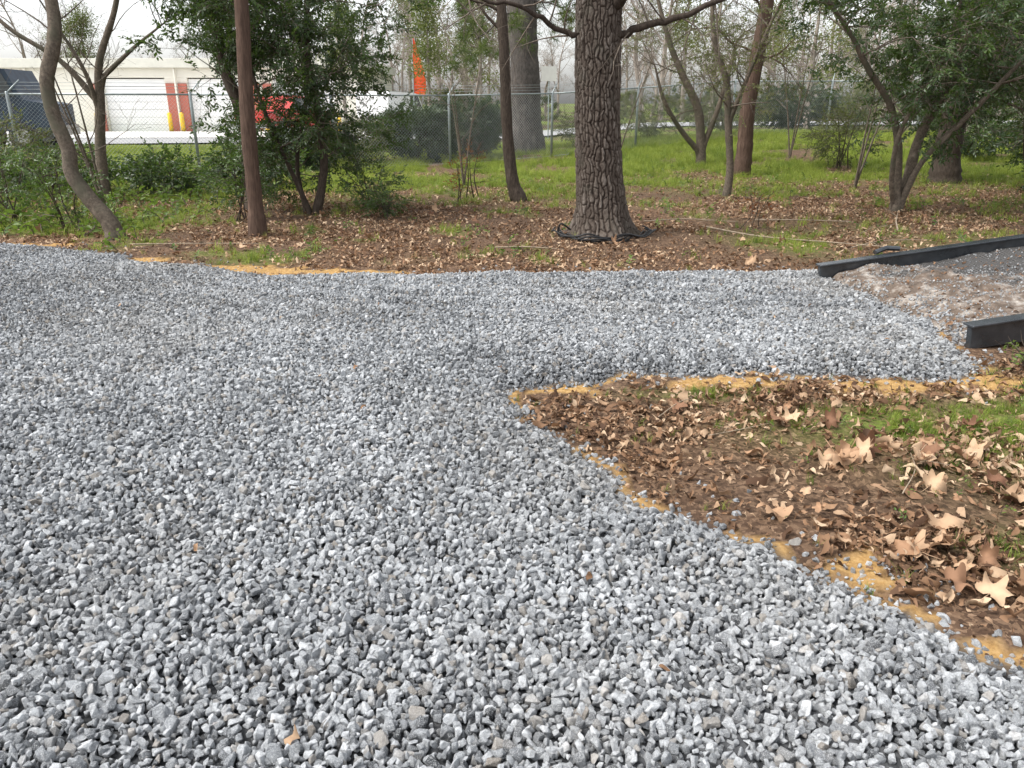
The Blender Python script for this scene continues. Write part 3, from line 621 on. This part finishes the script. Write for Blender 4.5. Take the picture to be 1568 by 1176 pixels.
add('posts_and_rails',A.mesh('fence_posts',[M_galv],True),root); add('wire_mesh',W.mesh('fence_wire',[M_wire]),root)

# ------------------------------------------------------------------ roads beyond fence
M_asph=simple('road_asphalt',(.34,.34,.335),(.27,.27,.27),3,.9,bs=.2)
M_conc=simple('concrete',(.62,.61,.58),(.52,.51,.49),2,.9,bs=.2)
def strip(name,pts,w,mat,dz):
    P=catmull(pts,16); T=np.gradient(P[:,:2],axis=0); T/=np.linalg.norm(T,axis=1)[:,None]; Nn=np.stack([-T[:,1],T[:,0]],1); V=[];F=[]; K=9
    for i in range(len(P)):
        for k in range(K):
            q=P[i,:2]+Nn[i]*w*(k/(K-1)-.5); V.append((q[0],q[1],float(terr(q[0],q[1]))+dz))
    for i in range(len(P)-1):
        for k in range(K-1): F.append((i*K+k,i*K+k+1,(i+1)*K+k+1,(i+1)*K+k))
    add(name,new_mesh(name,V,F,[mat],True))
strip('road',[(-120,30,0),(-60,34,0),(-25,35.5,0),(0,41,0),(30,47,0),(70,52,0),(140,58,0)],7,M_asph,.06)
strip('parking_lot_pavement',[(-60,42,0),(-30,42.5,0),(-12,43.2,0),(-7,43.5,0)],8.5,M_conc,.08)

# ------------------------------------------------------------------ building
M_cream=simple('cream_stucco',(.76,.73,.64),(.72,.69,.60),1.5,.85,bs=.1)
M_white=simple('white_door_paint',(.86,.86,.85),(.82,.82,.81),2,.6,bs=0)
M_grey=simple('metal_fascia',(.66,.65,.57),(.58,.57,.50),2,.5,bs=0)
m,nt,b=nmat('red_brick'); M_brick=m
br_=nt.nodes.new('ShaderNodeTexBrick'); br_.inputs['Scale'].default_value=4; br_.inputs['Color1'].default_value=(.46,.10,.06,1); br_.inputs['Color2'].default_value=(.38,.08,.05,1); br_.inputs['Mortar'].default_value=(.42,.30,.25,1)
mp=nt.nodes.new('ShaderNodeMapping'); mp.inputs['Rotation'].default_value=(math.pi/2,0,0); tc=nt.nodes.new('ShaderNodeTexCoord'); L(nt,tc.outputs['Object'],mp.inputs[0]); L(nt,mp.outputs[0],br_.inputs['Vector']); L(nt,br_.outputs['Color'],b.inputs['Base Color']); b.inputs['Roughness'].default_value=.9
M_yel=simple('yellow_paint',(.80,.52,.04),(.70,.45,.03),3,.6,bs=0)
M_red=simple('red_paint',(.50,.03,.02),(.42,.025,.02),2,.4,bs=0,spec=.4)
M_glass=simple('dark_glass',(.03,.035,.04),(.05,.06,.065),2,.1,bs=0,spec=.8)
M_tire=simple('tire',(.02,.02,.02),(.03,.03,.03),10,.85)
M_navy=simple('navy_paint',(.035,.055,.085),(.02,.03,.05),3,.5,bs=0)
M_chr=simple('wheel_rim',(.4,.4,.4),(.3,.3,.3),3,.4,.6,bs=0)
bld=empty('warehouse_building',(-22,48,0))
def part(name,boxes,mat,parent):
    A=Acc()
    for c,d in boxes: A.box(c,d)
    return add(name,A.mesh(name,[mat]),parent)
doors=[-8.9,.1,5.0,9.9]; dw=3.6; dh=2.95
edges=[-14]+sum([[c-dw/2,c+dw/2] for c in doors],[])+[13]
wb=[]
for i in range(0,len(edges),2): 
    a_,b2=edges[i],edges[i+1]; wb.append((((a_+b2)/2,.15,1.5),(b2-a_,.3,3.0)))
part('front_wall',wb,M_cream,bld)
part('upper_wall',[((-.5,.15,3.27),(27,.3,.54))],M_cream,bld)
part('side_walls',[((-13.85,7.15,1.77),(.3,13.6,3.5)),((12.85,7.15,1.77),(.3,13.6,3.5)),((-.5,13.98,1.77),(27,.06,3.5))],M_cream,bld)
part('roof_fascia',[((-.5,-.15,3.78),(27.6,.25,.5)),((-14.2,7,3.78),(.25,14,.5)),((13.2,7,3.78),(.25,14,.5))],M_grey,bld)
part('roof',[((-.5,7.0,3.86),(27.2,13.9,.12))],M_conc,bld)
db=[]
for c in doors:
    for k in range(7): db.append(((c,.2,.215+k*.42),(dw-.02,.06,.405)))
part('roll_up_doors',db,M_white,bld)
part('brick_piers',[((c,-.06,1.35),(.5,.1,2.7)) for c in (-11.4,-6.4,-2.05,2.22,2.92,7.12,7.82)],M_brick,bld)
part('downspouts',[((c,-.16,1.75),(.1,.08,3.5)) for c in (-6.0,2.57,7.47)],M_cream,bld)
A=Acc()
for c in doors:
    for s_ in (-1,1):
        A.tube([(c+s_*(dw/2+.3),-.7,0),(c+s_*(dw/2+.3),-.7,1.05),(c+s_*(dw/2+.3),-.7,1.12)],[.12,.12,.04],10)
add('bollards',A.mesh('bollards',[M_yel],True),bld)

# ------------------------------------------------------------------ vehicles
def wheel(A,c,r,w,mt=1,mr=2):
    x,y,z=c
    A.tube([(x,y-w/2,z),(x,y-w/2+.03,z),(x,y+w/2-.03,z),(x,y+w/2,z)],[r*.9,r,r,r*.9],20,mt)
    A.tube([(x,y-w/2-.015,z),(x,y-w/2+.02,z)],[r*.5,r*.55],16,mr); A.tube([(x,y+w/2-.02,z),(x,y+w/2+.015,z)],[r*.55,r*.5],16,mr)
def profile(A,pts,y0,y1,m):
    n=len(pts); V=[(p[0],y0,p[1]) for p in pts]+[(p[0],y1,p[1]) for p in pts]
    F=[tuple(range(n)),tuple(range(2*n-1,n-1,-1))]+[(i,n+i,n+(i+1)%n,(i+1)%n) for i in range(n)]
    A.add(V,F,m)
t=empty('dump_truck',(-21.6,29.2,.0),(0,0,.15)); A=Acc()
A.box((0,0,.95),(7.4,.9,.25),1); profile(A,[(-3.8,1.15),(2.2,1.15),(2.6,2.6),(-3.9,2.6)],-1.2,1.2,0)
for i in range(9): A.box((-3.4+i*.68,-1.24,1.9),(.09,.08,1.4),0)
A.box((-.6,-1.25,2.62),(6.6,.12,.12),3); A.box((-.6,1.25,2.62),(6.6,.12,.12),3)
profile(A,[(2.9,.7),(5.2,.7),(5.2,1.6),(4.4,1.75),(4.0,2.75),(2.9,2.75)],-1.15,1.15,0); profile(A,[(3.3,1.85),(4.2,1.85),(3.9,2.6),(3.3,2.6)],-1.17,1.17,4)
A.box((5.25,0,.7),(.15,2.2,.35),2)
for wx in (-2.9,-1.7,2.6+1.6,2.2):
    for wy in (-1.0,1.0): wheel(A,(wx,wy,.5),.5,.32)
add('truck_body',A.mesh('dump_truck',[M_navy,M_tire,M_chr,M_cream,M_glass]),t)
def car(name,loc,rz,paint,kind):
    t=empty(name,loc,(0,0,rz)); A=Acc()
    if kind=='pickup': body=[(-2.6,.45),(2.6,.45),(2.7,.75),(2.6,1.1),(1.5,1.2),(.9,1.85),(-.5,1.88),(-.75,1.2),(-2.65,1.2)]; gl=[(1.3,1.22),(.82,1.75),(-.4,1.78),(-.55,1.22)]
    else: body=[(-2.6,.4),(2.6,.4),(2.7,1.0),(2.1,1.35),(1.5,2.1),(-2.5,2.15),(-2.65,1.9)]; gl=[(1.95,1.38),(1.42,1.98),(.3,2.0),(.3,1.38)]
    profile(A,body,-.92,.92,0); profile(A,gl,-.93,.93,3)
    for wx in (-1.6,1.65):
        for wy in (-.82,.82): wheel(A,(wx,wy,.36),.36,.24)
    A.box((2.68,0,.55),(.1,1.7,.2),2); A.box((-2.66,0,.55),(.1,1.7,.2),2)
    add('body',A.mesh(name,[paint,M_tire,M_chr,M_glass]),t)
car('red_pickup_truck',(-11.2,40.5,.08),1.2,M_red,'pickup'); car('white_van',(-6.6,45.5,.05),1.3,M_white,'van')
t=empty('feather_banner',(-5.0,42,0)); A=Acc(); A.tube([(0,0,0),(0,0,2.4),(.05,0,4.7)],[.04,.03,.02],8,1); A.box((0,0,.05),(.7,.7,.1),1)
V=[];n=16
for i in range(n+1):
    t_=i/n; w=.68*(1-t_)**.5*(.55+.45*math.sin(t_*3.1+.4))+.05; V+=[(.03,0.03*math.sin(t_*7),2.1+2.6*t_),(.03+w,.08*math.sin(t_*9+1),2.1+2.6*t_-.25*w)]
M_ban=simple('orange_banner',(.80,.11,.03),(.70,.07,.02),2,.6,bs=0)
A.add(V,[(2*i,2*i+1,2*i+3,2*i+2) for i in range(n)],0); add('banner',A.mesh('banner',[M_ban,M_galv]),t)
zz=float(terr(1.7,36)); t=empty('road_sign',(1.6,36,zz)); A=Acc(); A.tube([(0,.03,0),(0,.03,3.0-zz)],.03,6,1); A.box((0,0,2.75-zz*.5),(.66,.02,.6),0); A.box((0,.012,2.75-zz*.5),(.5,.02,.05),1); add('sign_panel',A.mesh('road_sign',[M_conc,M_galv]),t)

# ------------------------------------------------------------------ distant trees
def far_bare(seed,hh=9):
    rng=np.random.default_rng(seed); A=Acc(); tips=[]
    P=catmull([(0,0,-.2),(rng.normal()*.2,0,hh*.3),(rng.normal()*.4,rng.normal()*.3,hh*.65),(rng.normal()*.5,0,hh)],5); A.tube(P,np.linspace(.17,.03,len(P)),6)
    for i in range(15):
        j=rng.integers(4,len(P)); az=rng.uniform(0,6.28); grow(A,tips,P[j],(math.cos(az),math.sin(az),.8),hh*.33*rng.uniform(.5,1.1),.05,2,rng,.25,.05,4,4)
    for p,d in tips[::2]:
        for k in range(2):
            e=d+rng.normal(size=3)*.8; e/=np.linalg.norm(e); A.tube([p,p+e*.4],[.009,.004],3,0,False)
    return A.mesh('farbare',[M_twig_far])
def far_leafy(seed,mat,hh=8,rx=2.4,z0=.25,n=5200,ls=.16,trunk=True,pine=False):
    rng=np.random.default_rng(seed); A=Acc(); A.tube([(0,0,-.2),(.1,0,hh*.5),(0,0,hh*.93)],[.22 if trunk else .05,.14,.03],6,1)
    cl=[]
    for i in range(26 if not pine else 30):
        t=rng.uniform(z0,1); w=rx*(math.sin(math.pi*min(1,.15+(t-z0)/(1-z0)*.85))**.6 if not pine else (1.05-t)*1.1); az=rng.uniform(0,6.28); q=w*rng.uniform(.35,1)
        c=np.array([q*math.cos(az),q*math.sin(az),t*hh]); cl.append(c); A.tube([(0,0,max(0,c[2]-q*.5)),c*.6+np.array([0,0,c[2]*.35]),c],[.05,.03,.01],3,1,False)
    cl=np.array(cl); k=rng.integers(0,len(cl),n); P=cl[k]+rng.normal(size=(n,3))*np.array([.42,.42,.25 if pine else .36])*(hh/8)
    D=rng.normal(size=(n,3)); D/=np.linalg.norm(D,axis=1)[:,None]; E=np.cross(D,rng.normal(size=(n,3))); E/=np.linalg.norm(E,axis=1)[:,None]
    s=ls*rng.uniform(.5,1.2,n)[:,None]; q=np.stack([P-E*s*.28,P+D*s*.5,P+E*s*.28,P-D*s*.5],1).reshape(-1,3)
    A.add(q,[(4*i,4*i+1,4*i+2,4*i+3) for i in range(n)],0)
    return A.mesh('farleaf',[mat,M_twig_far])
C_far=proto_coll('distant_tree',[far_bare(1),far_bare(2,10),far_bare(3,8),far_leafy(4,M_olive),far_leafy(5,M_pine,12,2.6,.35,6000,.2,True,True),far_leafy(6,M_olive,2.6,1.6,.05,3800,.13,False),far_leafy(7,M_holly,2.4,1.6,.05,3800,.13,False),far_bare(8,7)])
P=[];S=[];I=[]
rng=np.random.default_rng(77)
def blocked(xx,yy): return -37<xx<-7 and yy<66
for i in range(180):
    yy=rng.uniform(52,120); xx=rng.uniform(-1,1)*(.8*yy+10)
    if xx/yy<-.33 and rng.random()<.5: continue
    if blocked(xx,yy): continue
    k=rng.choice([0,1,2,7,3,4],p=[.23,.23,.21,.17,.05,.11]); P.append((xx,yy,float(terr(xx,yy))-.1)); S.append(rng.uniform(.75,1.2)); I.append(k)
for i in range(80):
    yy=rng.uniform(52,75); xx=rng.uniform(-1,1)*(.8*yy+6)
    if blocked(xx,yy): continue
    P.append((xx,yy,float(terr(xx,yy))-.1)); S.append(rng.uniform(.5,1.1)); I.append(rng.choice([5,6],p=[.75,.25]))
for xx,yy,k,s_ in [(9,37,0,.8),(13,36,3,.75),(17.5,38,2,.9),(22,37,3,.8),(27,39,0,1),(6,39,7,.8),(-1.5,31,7,.7),(-3.5,35,4,.5),(20,30,3,.6),(24,29,0,.8),(15,27,7,.75),(32,40,4,.8),(11,53,4,.8),(-2,52,4,.8),(-7.5,37,4,.5)]:
    P.append((xx,yy,float(terr(xx,yy))-.1)); S.append(s_); I.append(k)
n=len(P); inst('distant_tree_line',P,np.stack([np.zeros(n),np.zeros(n),rng.uniform(0,6.28,n)],1),S,I,np.clip(rng.normal(.65,.3,n),0,1),C_far)

# ------------------------------------------------------------------ trailer (tilted deck at right)
M_blk=simple('black_trailer_paint',(.016,.020,.024),(.04,.045,.05),6,.25,0,bs=.15,spec=.8)
M_rust=simple('worn_steel',(.045,.04,.036),(.10,.075,.055),10,.6,.3)
m,nt,b=nmat('trailer_deck'); M_deck=m; v=coord(nt)
gA=nt.nodes.new('ShaderNodeTexWave'); gA.inputs['Scale'].default_value=11; gA.bands_direction='X'; L(nt,v,gA.inputs[0])
gB=nt.nodes.new('ShaderNodeTexWave'); gB.inputs['Scale'].default_value=11; gB.bands_direction='Y'; L(nt,v,gB.inputs[0])
met=ramp(nt,mth(nt,'MAXIMUM',gA.outputs['Fac'],gB.outputs['Fac']),[(.6,(.012,.012,.012)),(.9,(.09,.085,.08))])
dd=ramp(nt,noise(nt,v,7,8,.7),[(.3,(.045,.032,.022)),(.5,(.13,.095,.07)),(.68,(.42,.39,.35))])
sx=nt.nodes.new('ShaderNodeSeparateXYZ'); L(nt,v,sx.inputs[0])
f=mth(nt,'ADD',noise(nt,v,2.2,6,.6),mth(nt,'ADD',mth(nt,'MULTIPLY',sx.outputs[0],-.22),mth(nt,'MULTIPLY',sx.outputs[1],-.14))); L(nt,mix(nt,ramp(nt,f,[(.18,(0,0,0)),(.24,(1,1,1))]),met,dd),b.inputs['Base Color']); b.inputs['Roughness'].default_value=.85
bump(nt,b,noise(nt,v,18,6,.7),.8,.03)
tr=empty('equipment_trailer',(3.12,6.36,.045),(0,math.radians(-6.5),math.radians(7)))
A=Acc(); Wd=1.08
for s_ in (-1,1):
    y=s_*Wd
    A.box((3.0,y,.03),(6.0,.05,.17),0,.006); A.box((3.0,y+s_*.001,.125),(6.02,.11,.018),0,.004); A.box((3.0,y-s_*.035,-.04),(5.98,.03,.03),0,.003)
A.box((5.97,0,.0),(.06,2.05,.12),0,.005)
for k in range(5): A.box((1.85+k*.95,0,-.07),(.06,2.05,.05),0,.005)
add('frame',A.mesh('trailer_frame',[M_blk,M_rust]),tr)
def deckz(x,y): return np.clip(fbm(x*1.6,y*1.6,44,4)-.42,0,1)*.30*(1-ss(1.6,3.0,x))*(.4+.6*fbm(x*9,y*9,45,3))+.04*(fbm(x*7,y*7,46,3)-.4)*(1-ss(1.4,2.4,x))
gx=np.linspace(.0,5.9,240); gy=np.linspace(-1.045,1.045,90); GX,GY=np.meshgrid(gx,gy); gz=deckz(GX,GY)-.10*(1-ss(0,.18,GX))
I_=np.arange(240*90).reshape(90,240); F=np.stack([I_[:-1,:-1],I_[:-1,1:],I_[1:,1:],I_[1:,:-1]],-1).reshape(-1,4)
add('deck',new_mesh('deck',np.stack([GX.ravel(),GY.ravel(),gz.ravel()],1),F,[M_deck],True),tr)
n=9000; x=R.beta(1.0,1.6,n)*3; y=R.uniform(-1.03,1.03,n)
k=(R.random(n)<np.clip(ss(.28,.0,x)*.5+.03+.5*ss(.50,.64,fbm(x*1.7+3,y*1.7,47,3))*(1-ss(1.8,3,x)),0,1)); x=x[k];y=y[k]; n=len(x); print('deck stones',n)
inst('spilled_gravel',np.stack([x,y,deckz(x,y)-.08*(1-ss(0,.18,x))+.003],1),R.uniform(-3,3,(n,3)),np.where(x<.3,R.uniform(.007,.014,n),R.uniform(.003,.010,n)),R.integers(0,18,n),R.uniform(.25,.95,n),C_stone,tr)
n=500; x=R.uniform(.1,2.6,n); y=R.uniform(-1,1,n)
inst('deck_leaves',np.stack([x,y,deckz(x,y)+.008],1),np.stack([R.normal(size=n)*.4,R.normal(size=n)*.4,R.uniform(0,6,n)],1),R.uniform(.015,.045,n),R.integers(0,12,n),R.uniform(0,.6,n),C_dry,tr)
A=Acc()
for wx in (3.3,4.2):
    for s_ in (-1,1): wheel(A,(wx,s_*1.32,-.12),.34,.2,0,1)
for s_ in (-1,1): A.box((3.75,s_*1.32,.28),(2.0,.26,.02),2,.004); A.box((2.76,s_*1.32,.2),(.02,.26,.16),2,.004); A.box((4.74,s_*1.32,.2),(.02,.26,.16),2,.004)
A.tube([(6,-.9,0),(7.4,0,0),(7.7,0,0)],.05,8,2); A.tube([(6,.9,0),(7.4,0,0)],.05,8,2)
A.tube([(.62,1.17,.15),(.75,1.2,.17),(.88,1.18,.15)],.025,8,2)
add('wheels_and_tongue',A.mesh('trailer_wheels',[M_tire,M_chr,M_blk]),tr)

# ------------------------------------------------------------------ fallen branches
A=Acc(); rng=np.random.default_rng(31)
for pts,r in (([(2.6,10.6),(3.2,10.0),(3.9,9.5),(4.6,9.0)],.012),([(3.6,11.6),(4.2,11.5),(4.9,11.3)],.012),([(5.2,10.5),(5.5,11.2),(5.9,12.0)],.014),([(-4.6,9.3),(-3.9,9.5),(-3.0,9.35)],.008),([(-.2,9.1),(.2,9.2),(.6,9.05)],.01),([(1.9,11.2),(2.6,11.6),(3.3,11.4)],.01),([(4.0,9.1),(4.6,9.6),(5.3,9.7)],.008),
   ([(1.0,3.6),(1.15,3.72),(1.35,3.75)],.003),([(1.7,3.0),(1.85,3.2),(1.9,3.35)],.003),([(2.2,2.9),(2.5,2.95),(2.7,3.1)],.004),([(.8,3.9),(.95,4.1),(1.05,4.2)],.003)):
    P=catmull([(a_,b_,H1(a_,b_)+.03+rng.uniform(0,.03)) for a_,b_ in pts],6); A.tube(P,np.linspace(r,r*.4,len(P)),5,0)
    for k in range(3):
        q=P[rng.integers(3,len(P))]; d=rng.normal(size=3)*.25*min(1,r*90); d[2]=abs(d[2])*.6; A.tube([q,q+d*.6,q+d],[r*.5,r*.35,.001],3,0)
add('fallen_branches',A.mesh('fallen_branches',[simple('dead_wood',(.36,.29,.21),(.22,.17,.12),20,.85)],True))
for i,(a_,b_,h_) in enumerate([(7.2,10.6,1.6),(8.0,12.0,2.4),(2.4,19,2.6),(-1.0,16.5,2.2),(6.9,16,2.8),(-9.2,12.8,2.6),(1.9,22,2.6),(7.6,22,3.2),(3.0,24,3.4),(-6.3,12.2,2.4)]):
    rng2=np.random.default_rng(200+i)
    tk=[]
    for k in range(3):
        q=rng2.normal(size=2)*h_*.16; tk.append(([(a_,b_,0),(a_+q[0]*.4,b_+q[1]*.4,h_*.45),(a_+q[0],b_+q[1],h_)],[.022,.016,.006],6))
    make_tree('bare_sapling',tk,M_bark_pale,210+i,[(9,h_*.3,h_*.95,.9,.009,2,3,.04,(0,0,.3),-1)])

# ------------------------------------------------------------------ light / world / camera
w=bpy.data.worlds.new('World'); SC.world=w; w.use_nodes=True; nt=w.node_tree; bg=nt.nodes['Background']
EL,AZ=56,-105
sky=nt.nodes.new('ShaderNodeTexSky'); sky.sky_type='NISHITA'; sky.sun_disc=False; sky.sun_elevation=math.radians(EL); sky.sun_rotation=math.radians(AZ); sky.dust_density=3; sky.air_density=1.
hs=nt.nodes.new('ShaderNodeHueSaturation'); hs.inputs['Saturation'].default_value=.22; hs.inputs['Value'].default_value=2.4
L(nt,sky.outputs[0],hs.inputs['Color']); L(nt,hs.outputs[0],bg.inputs[0]); bg.inputs[1].default_value=.15
sl=bpy.data.lights.new('sun','SUN'); sl.energy=2.8; sl.angle=math.radians(14); sl.color=(1,.97,.92); so=bpy.data.objects.new('sun',sl); COL.objects.link(so)
az=math.radians(AZ); d=Vector((math.sin(az)*math.cos(math.radians(EL)),math.cos(az)*math.cos(math.radians(EL)),math.sin(math.radians(EL))))
so.rotation_euler=d.to_track_quat('Z','Y').to_euler(); so.location=(0,0,20)
cd=bpy.data.cameras.new('camera'); co=bpy.data.objects.new('camera',cd); COL.objects.link(co); co.location=(0,0,1.65); cd.sensor_width=36; cd.lens=27.18; co.rotation_euler=(math.radians(70),0,0); cd.clip_end=2000; cd.clip_start=.05
SC.camera=co
SC.view_settings.view_transform='Standard'; SC.view_settings.look='None'; SC.view_settings.exposure=0
